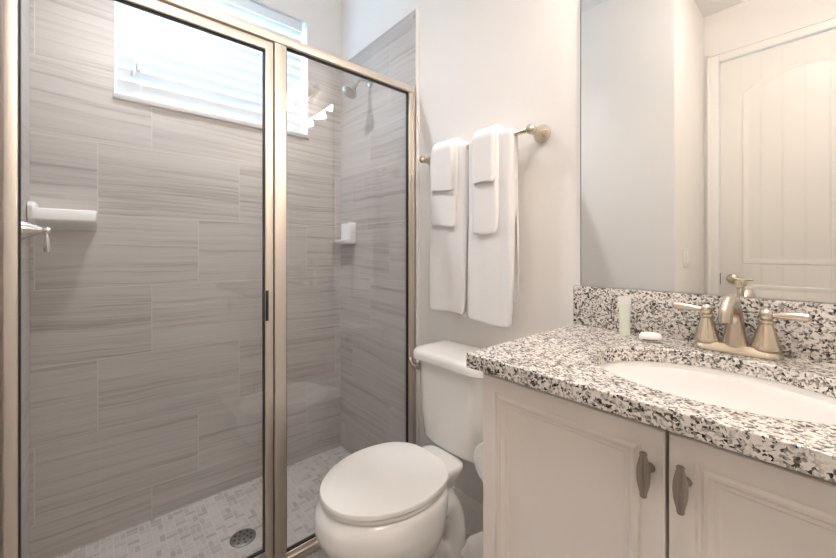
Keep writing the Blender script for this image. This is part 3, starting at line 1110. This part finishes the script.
# waste bin
BX, BY_ = -.722, .950
wbn = thing('waste_bin', 'small white lined waste bin on the floor between toilet and vanity', 'waste bin', (BX, BY_, 0))
b = BM()
lathe(b, [(.080, 0.0005), (.082, .006), (.098, .158), (.100, .164), (.096, .164), (.078, .010), (.001, .008)], (BX, BY_, 0), (0, 0, 1), 36)
build('bin_body', b, 'white_plastic', wbn)
b = BM()
rings = []
for r, z, am in ((.1005, .120, .0015), (.1020, .145, .0020), (.1040, .168, .0020), (.1010, .176, .0030), (.094, .168, .003), (.085, .120, .004), (.07, .06, .006), (.02, .014, .0)):
    rings.append([Vector((BX + (r + am * math.sin(9 * a + z * 60)) * math.cos(a), BY_ + (r + am * math.sin(9 * a + z * 60)) * math.sin(a), z + am * 1.2 * math.sin(5 * a))) for a in [2 * PI * i / 54 for i in range(54)]])
loft(b, rings, False, True)
build('bag_liner', b, 'paper', wbn)

# light switch on passage wall (in the mirror)
ls = thing('light_switch', 'white rocker light switch on the passage wall seen in the mirror', 'light switch', (XP, -.45, 1.11))
build('plate', B(XP + .0002, XP + .006, -.505, -.395, 1.052, 1.168, bev=.002), 'white_plastic', ls)
for ya in (-.489, -.444):
    build('rocker', B(XP + .006, XP + .0095, ya, ya + .033, 1.077, 1.143, bev=.0015), 'white_plastic', ls)

# vanity light above the mirror
vl = thing('vanity_light', 'nickel three-lamp vanity light above the mirror', 'wall lamp', (VAN_X[1], YN, VAN_Z))
b = BM(); box(b, VAN_X[0] - .04, VAN_X[2] + .04, YN - .020, YN - .0003, VAN_Z - .035, VAN_Z + .035, .008, 3)
build('back_plate', b, 'brushed_nickel', vl)
for xx in VAN_X:
    b = BM()
    tube(b, bez((xx, YN - .018, VAN_Z), (xx, YN - .09, VAN_Z + .07), (xx, YN - .13, VAN_Z + .10), (xx, YN - .13, VAN_Z + .03), 12), .007, 10)
    lathe(b, [(.022, .012), (.026, .020), (.020, .034), (.008, .040)], (xx, YN - .13, VAN_Z), (0, 0, 1), 20)
    arm_ = build('arm', b, 'brushed_nickel', vl)
    b = BM()
    lathe(b, [(.024, .018), (.034, .004), (.044, -.030), (.054, -.066), (.062, -.092), (.059, -.092), (.050, -.066), (.040, -.030), (.030, .002), (.020, .014)], (xx, YN - .13, VAN_Z), (0, 0, 1), 28)
    build('shade', b, 'shade_glass', arm_)
    point_light('bulb', (xx, YN - .13, VAN_Z - .045), BULB_WATT, (1.0, 0.88, 0.78), .022)

# ceiling dome out of view, added as fill light for the room
cl = thing('ceiling_fill_lamp', 'unseen frosted dome lamp added on the ceiling as fill light', 'fill lamp', FILL_DOME_POS)
b = BM(); lathe(b, [(.175, .0003), (.175, .018), (.165, .026), (.150, .028)], FILL_DOME_POS, (0, 0, -1), 40); build('rim', b, 'brushed_nickel', cl)
b = BM(); lathe(b, [(.155, .026), (.150, .050), (.125, .080), (.080, .100), (.030, .108), (.001, .109)], FILL_DOME_POS, (0, 0, -1), 40); build('dome', b, 'fill_dome_glass', cl)

# unseen downlight, added to brighten the shower
cn = thing('added_downlight', 'unseen recessed downlight added over the shower to brighten it', 'downlight', ADDED_CAN_POS)
b = BM(); lathe(b, [(.095, .0003), (.095, .006), (.076, .010), (.072, .003)], ADDED_CAN_POS, (0, 0, -1), 40); build('trim_ring', b, 'white_plastic', cn)
b = BM(); lathe(b, [(.0715, .0006), (.0715, .004), (.001, .0045)], ADDED_CAN_POS, (0, 0, -1), 40); build('lens', b, 'added_can_glass', cn)
sp_d = bpy.data.lights.new('added_downlight_beam', 'SPOT')
sp_d.energy = ADDED_CAN_WATT; sp_d.color = ADDED_CAN_COL
sp_d.spot_size = math.radians(124); sp_d.spot_blend = 1.0; sp_d.shadow_soft_size = 0.065
sp_o = bpy.data.objects.new('added_downlight_beam', sp_d); COL.objects.link(sp_o)
sp_o.location = (0, 0, -.012); sp_o.parent = cn
